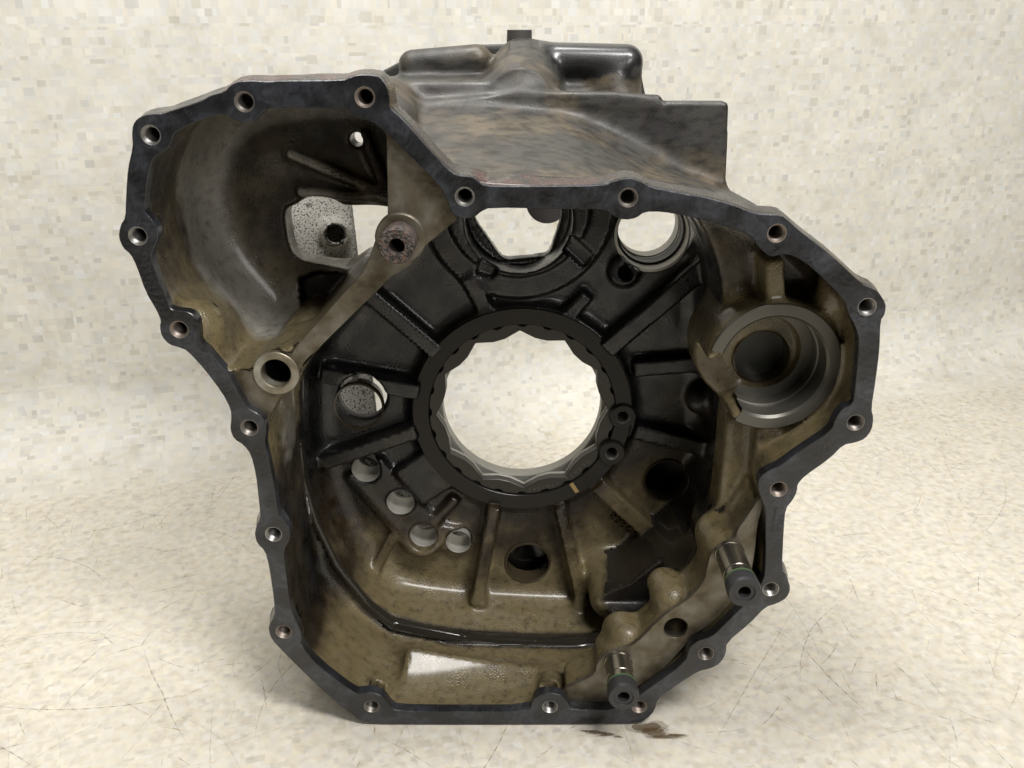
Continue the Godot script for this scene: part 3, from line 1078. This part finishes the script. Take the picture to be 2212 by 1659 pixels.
	# step of the wall below it
	box(0, g_start, 0.008, Transform3D(Basis.IDENTITY, v3(1610, 1010, -0.075)), Vector3(0.026, 0.06, 0.02), 0.006)
	cyl(1, g_start, 0.002, Vector3(sc.x, sc.y, 0.01), Vector3(sc.x, sc.y, -0.068), 0.0435)
	cyl(1, g_start, 0.004, Vector3(sc.x, sc.y, 0.01), Vector3(sc.x, sc.y, -0.080), 0.033, 0.004)
	var sh := v3(1645, 771, -0.082)
	cyl(1, g_start, 0.002, Vector3(sh.x, sh.y, 0.01), Vector3(sh.x, sh.y, -0.13), 0.0235)
	box(1, g_start, 0.006, Transform3D(Basis(Vector3(0, 0, 1), 0.45), v3(1553, 845, -0.03)), Vector3(0.034, 0.026, 0.05), 0.004)

	# rear wall: hub, ribs, bosses
	var hub := v3(1128, 893, -0.15)
	cyl(0, g_rear, 0.012, Vector3(hub.x, hub.y, -0.153), Vector3(hub.x, hub.y, -0.19), 0.108, 0.003)
	var ribs := [[690, 812, 905, 850, 0.008, 0.024], [690, 1005, 900, 935, 0.008, 0.02], [790, 1272, 850, 1160, 0.005, 0.012], [1032, 1306, 1068, 1100, 0.0062, 0.026], [1262, 1318, 1210, 1095, 0.0062, 0.020], [1452, 1196, 1290, 1050, 0.0085, 0.018], [1570, 985, 1370, 935, 0.008, 0.018], [1560, 785, 1370, 800, 0.008, 0.014], [1535, 570, 1310, 760, 0.0095, 0.020], [780, 625, 945, 765, 0.008, 0.016], [1010, 600, 1060, 690, 0.007, 0.012], [1270, 640, 1220, 690, 0.007, 0.012], [905, 1165, 985, 1080, 0.005, 0.010], [750, 1030, 900, 1200, 0.004, 0.011]]
	for r in ribs:
		var z: float = RW + r[5]
		bar(0, group("rib", g_rear, "rear"), 0.0055, v3(r[0], r[1], z), v3(r[2], r[3], z), r[4], 0.03, 0.0018)
	# raised strip that carries the dowel bores, and a flat panel beside the hub
	var gs := group("bore_strip", g_rear, "rear")
	bar(0, gs, 0.008, v3(790, 1010, RW + 0.010), v3(915, 1150, RW + 0.010), 0.018, 0.02, 0.004)
	cyl(0, gs, 0.008, v3(915, 1155, -0.19), v3(915, 1155, RW + 0.009), 0.022, 0.003)
	bar(0, gs, 0.008, v3(915, 1160, RW + 0.008), v3(995, 1168, RW + 0.008), 0.014, 0.02, 0.004)
	bar(0, group("panel", g_rear, "rear"), 0.004, v3(880, 1000, RW + 0.012), v3(945, 1075, RW + 0.012), 0.019, 0.03, 0.003)
	var gb := group("stub_boss", g_rear, "tan", "stubby half round boss at the foot of the wall")
	cap(0, gb, 0.012, v3(1305, 1225, -0.165), v3(1318, 1290, -0.118), 0.021)
	box(1, gb, 0.004, Transform3D(Basis(Vector3.RIGHT, 0.2), v3(1320, 1290, -0.075)), Vector3(0.05, 0.03, 0.022), 0.003)
	var gk := group("knob", g_rear, "rear", "small round knob wet with oil")
	cap(0, gk, 0.008, v3(1512, 862, -0.150), v3(1540, 862, -0.150), 0.0145)
	box(0, group("sump_ramp", g_bell, "inside", "slanting facet on the floor of the bell"), 0.012, Transform3D(Basis(Vector3(0, 0, 1), -0.21) * Basis(Vector3.RIGHT, 0.645), Vector3(-0.043, -0.004, -0.046)), Vector3(0.066, 0.016, 0.032), 0.005)
	# lower ramp from the groove up to the wall
	cap(0, g_rear, 0.03, v3(870, 1335, -0.150), v3(1250, 1350, -0.150), 0.016)
	# upper bearing plate round the top opening
	var bc := v3(1120, 445, RW + 0.01)
	cyl(0, g_bear, 0.006, Vector3(bc.x, bc.y, RW + 0.010), Vector3(bc.x, bc.y, -0.195), 0.086, 0.003)
	cyl(0, g_bear, 0.003, Vector3(bc.x, bc.y, RW + 0.016), Vector3(bc.x, bc.y, -0.195), 0.064, 0.002)
	bar(1, g_bear, 0.002, v3(1045, 610, RW + 0.03), v3(1066, 545, RW + 0.03), 0.0085, 0.012, 0.004)
	bar(1, g_bear, 0.002, v3(1278, 580, RW + 0.03), v3(1225, 530, RW + 0.03), 0.0085, 0.012, 0.004)
	cyl(1, g_bear, 0.002, Vector3(bc.x, bc.y - 0.012, -0.135), Vector3(bc.x, bc.y - 0.012, -0.180), 0.048, 0.001)
	ext(1, g_bear, 0.001, f_wt, -0.14, -0.24, 0.0, 0.001)
	cyl(0, g_bear, 0.006, v3(1348, 585, -0.18), v3(1348, 585, RW + 0.010), 0.014, 0.003)

	# openings
	ext(1, g_lobe, 0.003, f_wl, -0.10, -0.20, 0.0, 0.002)
	cyl(1, g_rear, 0.003, v3(775, 877, -0.10), Vector3(v3(775, 877, RW).x, v3(775, 877, RW).y, -0.21), 0.0232)
	for t in [[790, 1015, 0.0142], [865, 1086, 0.0142], [915, 1157, 0.0140], [990, 1172, 0.0130]]:
		var p := v3(t[0], t[1], RW + 0.010)
		cyl(1, g_rear, 0.001, Vector3(p.x, p.y, -0.10), Vector3(p.x, p.y, -0.21), t[2])
	var rp := v3(1140, 1215, RW)
	cyl(1, g_rear, 0.003, Vector3(rp.x, rp.y, -0.10), Vector3(rp.x, rp.y, -0.21), 0.0228)
	var rh := v3(1440, 1038, RW)
	cyl(1, g_rear, 0.003, Vector3(rh.x, rh.y, -0.10), Vector3(rh.x, rh.y, -0.21), 0.0225)
	var sb := v3(1410, 506, RW)
	cyl(1, g_rear, 0.002, Vector3(sb.x, sb.y, -0.13), Vector3(sb.x, sb.y, -0.24), 0.0335)
	var sm := v3(1348, 585, RW)
	cyl(1, g_rear, 0.001, Vector3(sm.x, sm.y, -0.13), Vector3(sm.x, sm.y, -0.178), 0.006)
	cyl(1, g_rear, 0.002, Vector3(hub.x, hub.y, -0.05), Vector3(hub.x, hub.y, -0.23), 0.0935)
	for b in [[1346, 902], [1322, 980]]:
		var p := v3(b[0], b[1], -0.146)
		cyl(1, g_rear, 0.0, Vector3(p.x, p.y, -0.13), Vector3(p.x, p.y, -0.176), 0.0075)
	var b20 := v3(597, 805, -0.008)
	cyl(1, g_web, 0.001, Vector3(b20.x, b20.y, 0.02), Vector3(b20.x, b20.y, -0.07), 0.0122)
	var ph := v3(1460, 1357, -0.012)
	cyl(1, g_pad, 0.001, Vector3(ph.x, ph.y, 0.02), Vector3(ph.x, ph.y, -0.06), 0.0112)
	for i in range(0, bolts.size(), 2):
		var p := v3(bolts[i], bolts[i + 1], 0.0)
		cyl(1, g_bell, 0.0, Vector3(p.x, p.y, 0.02), Vector3(p.x, p.y, -0.030), 0.0078)
	# outer surfaces that belong to no cavity keep the hood's coat
	build_casting(thing)

func write(text: String, size: float, at: Vector3, angle: float, parent: Node3D, m: Material, depth := 0.0004, called := "lettering") -> void:
	var t := TextMesh.new()
	t.text = text
	t.depth = depth
	t.font_size = 32
	t.pixel_size = size / 32.0
	t.curve_step = 2.0
	var f := SystemFont.new()
	f.font_names = PackedStringArray(["Droid Sans"])
	t.font = f
	var o := put(called, t, m, parent)
	o.position = at
	o.rotation.z = angle

func node_named(called: String) -> Node3D:
	return thing.find_child(called, true, false)

func machined_parts() -> void:
	var cuts := [trace(flange_in, 0.0)]
	cuts[0] = soften(cuts[0], 1)
	var holes := []
	for i in range(0, bolts.size(), 2):
		var p := v3(bolts[i], bolts[i + 1], 0.0)
		holes.append(Vector2(p.x, p.y))
		cuts.append(ring2(Vector2(p.x, p.y), 0.0068, 26))
	var fl := put("flange", slab(soften(trace(flange_out, 0.0), 1), cuts, -0.0095, 0.0), M.flange, thing, "flat dark mating flange with a row of bolt holes")
	var thread := PackedVector2Array([Vector2(0.0071, 0.00015), Vector2(0.0067, 0.00012), Vector2(0.0058, -0.0012)])
	for k in 13:
		thread.append(Vector2(0.0059, -0.0012 - k * 0.0014 - 0.0005))
		thread.append(Vector2(0.0053, -0.0012 - k * 0.0014 - 0.0012))
	var hole_mesh := lathe(thread, Vector2.ZERO, 30)
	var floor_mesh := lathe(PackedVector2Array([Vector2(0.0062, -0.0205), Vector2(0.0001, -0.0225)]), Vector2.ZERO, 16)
	for h in holes:
		var o := put("bolt_hole", hole_mesh, [M.bright, M.bright_b, M.bright_c][holes.find(h) * 7 % 3], fl)
		o.rotation.z = holes.find(h) * 1.7
		o.position = Vector3(h.x, h.y, 0)
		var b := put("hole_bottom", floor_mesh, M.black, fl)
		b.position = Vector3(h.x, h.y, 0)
	# ghost print left by the gasket
	var q := v3(1672, 1122, 0.0002)
	write("Partners Inc", 0.0045, Vector3(q.x, q.y, 0.0001), -PI / 2, fl, M.print_dark, 0.0002, "gasket_print")
	q = v3(1686, 1130, 0.0002)
	write("neco", 0.0075, Vector3(q.x, q.y, 0.0001), -PI / 2, fl, M.print_dark, 0.0002, "gasket_print")
	q = v3(366, 262, 0.0002)
	write("ЭП", 0.0065, Vector3(q.x, q.y, 0.0001), 1.9, fl, M.print_dark, 0.0002, "gasket_print")
	q = v3(406, 243, 0.0002)
	write("6", 0.0075, Vector3(q.x, q.y, 0.0001), 0.6, fl, M.print_dark, 0.0002, "gasket_print")

	# milled faces
	var b20 := v3(597, 805, -0.008)
	var web_node := node_named("dividing_web")
	put("milled_face", slab(trace(web, -0.008), [ring2(Vector2(b20.x, b20.y), 0.0121, 36)], -0.0115, -0.008), M.machined, web_node)
	put("dowel_bore", lathe(PackedVector2Array([Vector2(0.0178, -0.010), Vector2(0.0178, -0.0064), Vector2(0.0172, -0.0058), Vector2(0.0122, -0.0058), Vector2(0.0115, -0.0068), Vector2(0.0115, -0.018)]), Vector2(b20.x, b20.y), 44), M.machined_pale, web_node)
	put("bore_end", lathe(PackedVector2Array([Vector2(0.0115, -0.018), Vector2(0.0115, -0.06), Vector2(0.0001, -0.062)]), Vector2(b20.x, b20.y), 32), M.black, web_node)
	var ph := v3(1460, 1357, -0.012)
	var p1 := v3(1575, 1195, -0.012)
	var p2 := v3(1335, 1430, -0.012)
	var pad_node := node_named("oil_gallery_block")
	put("milled_face", slab(soften(trace(pad, -0.012), 1), [ring2(Vector2(ph.x, ph.y), 0.0111, 36)], -0.016, -0.012), M.machined, pad_node)
	put("oil_port", lathe(PackedVector2Array([Vector2(0.0111, -0.0119), Vector2(0.0106, -0.013), Vector2(0.0106, -0.045), Vector2(0.0001, -0.05)]), Vector2(ph.x, ph.y), 40), M.steel, pad_node)
	# the two oil tubes
	var k := 0
	for p in [p1, p2]:
		var z1 := 0.045 if k == 0 else 0.034
		k += 1
		var c := Vector2(p.x, p.y)
		var tube := put("oil_tube", lathe(PackedVector2Array([Vector2(0.0128, -0.0118), Vector2(0.0128, -0.0095), Vector2(0.0122, -0.009), Vector2(0.0122, z1 - 0.024), Vector2(0.0118, z1 - 0.0235), Vector2(0.0118, z1 - 0.0205), Vector2(0.0123, z1 - 0.02), Vector2(0.0123, z1 - 0.016)]), c, 48), M.steel, thing, "upper of the two oil tubes" if k == 1 else "lower of the two oil tubes")
		put("seal_ring", lathe(PackedVector2Array([Vector2(0.0122, z1 - 0.0165), Vector2(0.0131, z1 - 0.0160), Vector2(0.0131, z1 - 0.0148), Vector2(0.0122, z1 - 0.0145)]), c, 40), M.green, tube)
		put("end_collar", lathe(PackedVector2Array([Vector2(0.0120, z1 - 0.0145), Vector2(0.0132, z1 - 0.0135), Vector2(0.0136, z1 - 0.003), Vector2(0.0128, z1), Vector2(0.0085, z1 + 0.0002), Vector2(0.0080, z1 - 0.001), Vector2(0.0052, z1 - 0.0012), Vector2(0.0050, z1 - 0.02), Vector2(0.0001, z1 - 0.021)]), c, 40), M.rubber, tube)
	# rusty tube on the web
	var st := v3(866, 512, -0.008)
	var sc := Vector2(st.x, st.y)
	put("stud_boss", lathe(PackedVector2Array([Vector2(0.0185, -0.012), Vector2(0.0185, -0.004), Vector2(0.0175, -0.003), Vector2(0.0001, -0.003)]), sc, 40), M.machined, thing)
	put("stud_tube", lathe(PackedVector2Array([Vector2(0.0128, -0.004), Vector2(0.0130, 0.019), Vector2(0.0120, 0.021), Vector2(0.0062, 0.021), Vector2(0.0055, 0.0195), Vector2(0.0055, -0.002), Vector2(0.0001, -0.002)]), sc, 40), M.rust, thing, "pitted rusty hollow stud on the dividing web")

	# central bore: collar, lock ring, bush
	var hub := v3(1128, 893, -0.15)
	var hc := Vector2(hub.x, hub.y)
	var tb := []
	for b in [[1346, 902], [1322, 980]]:
		var p := v3(b[0], b[1], -0.146)
		tb.append(Vector2(p.x, p.y))
	var col := put("bore_collar", slab(ring2(hc, 0.1055, 140), [ring2(hc, 0.0908, 140), ring2(tb[0], 0.0066, 26), ring2(tb[1], 0.0066, 26)], -0.17, -0.150, 8.0), M.collar, thing, "dark machined collar round the central bore")
	var star := PackedVector2Array()
	var scal := PackedVector2Array()
	for i in 12:
		var a := TAU * i / 12.0 + PI / 2 + 0.03
		star.append(hc + Vector2(0.0842, 0).rotated(a))
		star.append(hc + Vector2(0.0775, 0).rotated(a + TAU / 12 * 0.36))
		star.append(hc + Vector2(0.0775, 0).rotated(a + TAU / 12 * 0.64))
	for i in 240:
		var a := TAU * i / 240.0
		var w := cos(a * 24.0)
		scal.append(hc + Vector2(0.0896 - 0.0022 * smoothstep(0.2, 0.6, w), 0).rotated(a))
	var ring := put("lock_ring", slab(scal, [star], -0.161, -0.1525, 5.0), M.ring, thing, "steel lock ring with a twelve pointed opening")
	var star2 := PackedVector2Array()
	for p in star:
		star2.append(hc + (p - hc) * 0.992)
	put("inner_edge", slab(scal, [star2], -0.1645, -0.1612, 5.0), M.bore, ring)
	put("bush", lathe(PackedVector2Array([Vector2(0.0905, -0.170), Vector2(0.0790, -0.170), Vector2(0.0782, -0.171), Vector2(0.0782, -0.184), Vector2(0.0935, -0.184)]), hc, 120), M.bore, thing, "pale smooth bush lining the central bore")
	# ring lettering, tops outward
	var spell := func(text: String, mid: float, r: float, size: float) -> void:
		for i in text.length():
			var a: float = mid - (i - (text.length() - 1) * 0.5) * size * 0.95 / r
			write(text[i], size, Vector3(hc.x, hc.y, -0.15245) + Vector3(cos(a), sin(a), 0) * r, a - PI / 2, ring, M.print_light, 0.0003)
	spell.call("SCANIA", -PI / 2 + 0.72, 0.0845, 0.0058)
	spell.call("1767267", -PI / 2 + 0.26, 0.0855, 0.0050)
	var mk := v3(1249, 1040, -0.15)
	var pm := BoxMesh.new()
	pm.size = Vector3(0.004, 0.012, 0.0006)
	var o := put("paint_mark", pm, M.paint_mark, col, "short ochre paint dash")
	o.position = Vector3(hc.x, hc.y, -0.1499) + Vector3(cos(-1.0), sin(-1.0), 0) * 0.097
	o.rotation.z = -1.0 + PI / 2
	# two small threaded bosses on the right of the collar
	for b in [[1346, 902], [1322, 980]]:
		var p := v3(b[0], b[1], -0.146)
		var boss := put("threaded_boss", lathe(PackedVector2Array([Vector2(0.0135, -0.17), Vector2(0.013, -0.148), Vector2(0.012, -0.146), Vector2(0.0068, -0.146)]), Vector2(p.x, p.y), 32), M.collar, thing)
		var h := put("thread", lathe(PackedVector2Array([Vector2(0.0068, -0.1459), Vector2(0.0056, -0.148), Vector2(0.0056, -0.166)]), Vector2(p.x, p.y), 26), M.bright, boss)
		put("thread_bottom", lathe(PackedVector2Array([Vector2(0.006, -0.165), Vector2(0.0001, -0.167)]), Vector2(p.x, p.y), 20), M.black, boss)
	# liners of the bores in the rear wall
	var rear := node_named("rear_wall")
	for t in [[790, 1015, 0.0142], [865, 1086, 0.0142], [915, 1157, 0.0140], [990, 1172, 0.0130]]:
		var p := v3(t[0], t[1], RW + 0.010)
		put("dowel_bore", lathe(PackedVector2Array([Vector2(t[2], -0.1560), Vector2(t[2] - 0.0006, -0.1572), Vector2(t[2] - 0.0006, -0.188)]), Vector2(p.x, p.y), 40), M.bore, rear)
	var sb := v3(1410, 506, RW)
	put("shaft_bore", lathe(PackedVector2Array([Vector2(0.0350, -0.1655), Vector2(0.0350, -0.1635), Vector2(0.0325, -0.1632), Vector2(0.0320, -0.178)]), Vector2(sb.x, sb.y), 60), M.bore, rear, "bright round shaft bore high on the right")
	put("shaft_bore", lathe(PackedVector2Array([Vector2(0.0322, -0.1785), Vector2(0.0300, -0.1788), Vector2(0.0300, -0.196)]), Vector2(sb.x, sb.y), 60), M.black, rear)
	put("shaft_bore", lathe(PackedVector2Array([Vector2(0.0300, -0.1965), Vector2(0.0285, -0.197), Vector2(0.0285, -0.215), Vector2(0.034, -0.215)]), Vector2(sb.x, sb.y), 60), M.bore, rear)
	# closed pockets behind the two dark holes
	for b in [[1440, 1038, 0.030], [1140, 1215, 0.030]]:
		var p := v3(b[0], b[1], RW)
		put("oil_pocket", lathe(PackedVector2Array([Vector2(b[2] - 0.002, -0.18), Vector2(b[2], -0.205), Vector2(0.0001, -0.215)]), Vector2(p.x, p.y), 40), M.oil if b[0] == 1140 else M.black, rear)
	# rims of the larger holes
	for b in [[775, 877, 0.0231], [1140, 1215, 0.0227], [1440, 1038, 0.0224]]:
		var p := v3(b[0], b[1], RW)
		put("hole_rim", lathe(PackedVector2Array([Vector2(b[2] + 0.002, -0.168), Vector2(b[2] + 0.0014, -0.1636), Vector2(b[2] - 0.0004, -0.1642), Vector2(b[2] - 0.0006, -0.182)]), Vector2(p.x, p.y), 48), M.rim, rear)
	# starter bore: cut rings
	var ss := v3(1672, 795, -0.03)
	var s2 := Vector2(ss.x, ss.y)
	var start := node_named("starter_boss")
	put("cut_ring", lathe(PackedVector2Array([Vector2(0.0540, -0.040), Vector2(0.0540, -0.0305), Vector2(0.0532, -0.0298), Vector2(0.0445, -0.0298), Vector2(0.0425, -0.032), Vector2(0.0425, -0.052), Vector2(0.0412, -0.0525), Vector2(0.0412, -0.066), Vector2(0.0325, -0.0665)]), s2, 90, -2.1, 2.86), M.dull, start)
	var hh := v3(1645, 771, -0.082)
	put("blind_bore", lathe(PackedVector2Array([Vector2(0.0245, -0.0815), Vector2(0.0236, -0.0808), Vector2(0.0229, -0.0825), Vector2(0.0229, -0.100)]), Vector2(hh.x, hh.y), 48), M.rim, start)
	put("bore_bottom", lathe(PackedVector2Array([Vector2(0.0235, -0.099), Vector2(0.0001, -0.0995)]), Vector2(hh.x, hh.y), 32), M.cup, start)
	var cp := v3(1182, 438, -0.25)
	put("shaft_cap", lathe(PackedVector2Array([Vector2(0.021, -0.262), Vector2(0.021, -0.251), Vector2(0.020, -0.250), Vector2(0.0001, -0.250)]), Vector2(cp.x, cp.y), 40), M.cap_grey, rear)
	# cast number
	var cn := v3(1352, 1134, RW + 0.001)
	write("182968", 0.0125, Vector3(cn.x, cn.y, RW + 0.0015), deg_to_rad(138), rear, M.oilcast, 0.005, "cast_number")
	# plug on the cover
	var pl := v3(1122, 90, -0.235)
	var plug := CylinderMesh.new()
	plug.top_radius = 0.0112
	plug.bottom_radius = 0.0116
	plug.height = 0.012
	plug.radial_segments = 24
	var po := put("vent_plug", plug, M.outside_flat, thing, "grimy round plug on top of the cover")
	po.position = Vector3(pl.x, pl.y + 0.004, -0.235)
	# oil lying in the groove where the wall meets the ramp

func stains() -> void:
	var fl := get_node("floor") as Node3D
	var rng := RandomNumberGenerator.new()
	rng.seed = 77
	for d in [[1398, 1572, 0.011, 0.006], [1414, 1582, 0.012, 0.0045], [1442, 1592, 0.011, 0.0022], [1462, 1588, 0.006, 0.0012], [1290, 1583, 0.007, 0.0022], [1268, 1580, 0.004, 0.0012], [1312, 1588, 0.006, 0.0014], [1335, 1592, 0.003, 0.001]]:
		var c := on_floor(d[0], d[1])
		var v := PackedVector3Array()
		var n := PackedVector3Array()
		var k := 40
		var rim := PackedVector3Array()
		var ph := rng.randf() * 9.0
		for i in k:
			var a := TAU * i / k
			var r := 1.0 + 0.22 * sin(a * 2.0 + ph) + 0.12 * sin(a * 3.0 + ph * 2.0) + 0.06 * sin(a * 7.0 + ph) + rng.randf_range(-0.03, 0.03)
			rim.append(c + Vector3(cos(a) * d[2] * r, 0.0006, sin(a) * d[3] * r))
		for i in k:
			v.append_array(PackedVector3Array([c + Vector3(0, 0.0009, 0), rim[i], rim[(i + 1) % k]]))
			for e in 3:
				n.append(Vector3.UP)
		put("oil_stain", mesh_of(v, n), M.stain, fl)
		var v2 := PackedVector3Array()
		for q in v:
			v2.append(c + (q - c) * Vector3(1.5, 0.5, 1.45))
		put("oil_stain", mesh_of(v2, n), M.stain_edge, fl)

func _ready() -> void:
	# --- camera, light, exposure
	var cam := Camera3D.new()
	cam.name = "camera"
	cam.position = EYE
	cam.rotation.x = -TILT
	cam.fov = rad_to_deg(2.0 * atan(829.5 / FOCAL))
	cam.near = 0.02
	cam.far = 30.0
	add_child(cam)
	cam.current = true
	var we := WorldEnvironment.new()
	we.name = "environment"
	var env := Environment.new()
	env.background_mode = Environment.BG_COLOR
	env.background_color = Color(0.11, 0.109, 0.107)
	env.tonemap_mode = Environment.TONE_MAPPER_LINEAR
	env.tonemap_exposure = 1.02
	env.sdfgi_enabled = true
	env.ssao_enabled = true
	env.ssil_enabled = true
	we.environment = env
	add_child(we)
	for l in [["ceiling_lamp_front", Vector3(0.65, 2.05, 0.9), Vector2(0.9, 0.4), 4.4], ["added_front_fill", Vector3(1.15, 1.25, 1.9), Vector2(0.7, 0.7), 1.25], ["ceiling_lamp_rear", Vector3(-0.3, 2.0, -0.1), Vector2(0.9, 0.3), 2.6]]:  # the low front light is added to brighten the inside, no window known
		var a := AreaLight3D.new()
		a.name = l[0]
		a.area_size = l[2]
		a.light_energy = l[3]
		a.light_color = Color(1.0, 0.988, 0.978)
		a.shadow_enabled = true
		a.position = l[1]
		a.rotation = Vector3(-PI / 2, 0, 0)
		a.area_range = 8.0
		add_child(a)
		a.look_at_from_position(l[1], Vector3(0, 0.25, -0.2), Vector3(0, 0, -1))
	noise_a.seed = 4
	noise_a.frequency = 9.0
	noise_a.fractal_octaves = 4
	noise_b.seed = 9
	noise_b.frequency = 45.0
	noise_b.fractal_octaves = 3
	noise_c.seed = 14
	noise_c.frequency = 14.0
	noise_c.fractal_octaves = 4
	materials()
	M.rust = mat(Color.WHITE, 0.75, 0.15)
	M.rust.albedo_texture = ntex(0.05, 256, false, 1.0, grad([[0.0, Color(0.12, 0.10, 0.09)], [0.4, Color(0.27, 0.24, 0.22)], [0.6, Color(0.38, 0.36, 0.36)], [0.75, Color(0.36, 0.25, 0.19)], [1.0, Color(0.5, 0.46, 0.42)]]), FastNoiseLite.TYPE_SIMPLEX_SMOOTH, 4, 44)
	M.rust.normal_enabled = true
	M.rust.normal_texture = ntex(0.09, 256, true, 6.0, null, FastNoiseLite.TYPE_SIMPLEX_SMOOTH, 3, 45)
	tri(M.rust, 16.0)
	M.print_light = mat(Color(0.10, 0.095, 0.085), 0.4, 0.4)
	M.rim = mat(Color(0.05, 0.038, 0.022), 0.22)
	M.dull = mat(Color(0.105, 0.10, 0.085), 0.33, 0.5)
	M.cap_grey = mat(Color(0.30, 0.28, 0.29), 0.5)
	M.cup = mat(Color(0.045, 0.046, 0.036), 0.35)
	M.oilcast = mat(Color(0.13, 0.10, 0.055), 0.25)
	M.outside_flat = mat(Color(0.06, 0.055, 0.048), 0.7)
	backdrop()
	thing = Node3D.new()
	thing.name = "gearbox_housing"
	thing.set_meta("label", "oily dark cast gearbox housing standing on its bolted flange on the vinyl floor")
	thing.set_meta("category", "gearbox housing")
	add_child(thing)
	casting()
	machined_parts()
	M.stain = mat(Color(0.13, 0.085, 0.04), 0.3)
	M.stain.transparency = BaseMaterial3D.TRANSPARENCY_ALPHA
	M.stain.albedo_color.a = 0.5
	M.stain_edge = M.stain.duplicate()
	M.stain_edge.albedo_color.a = 0.22
	stains()
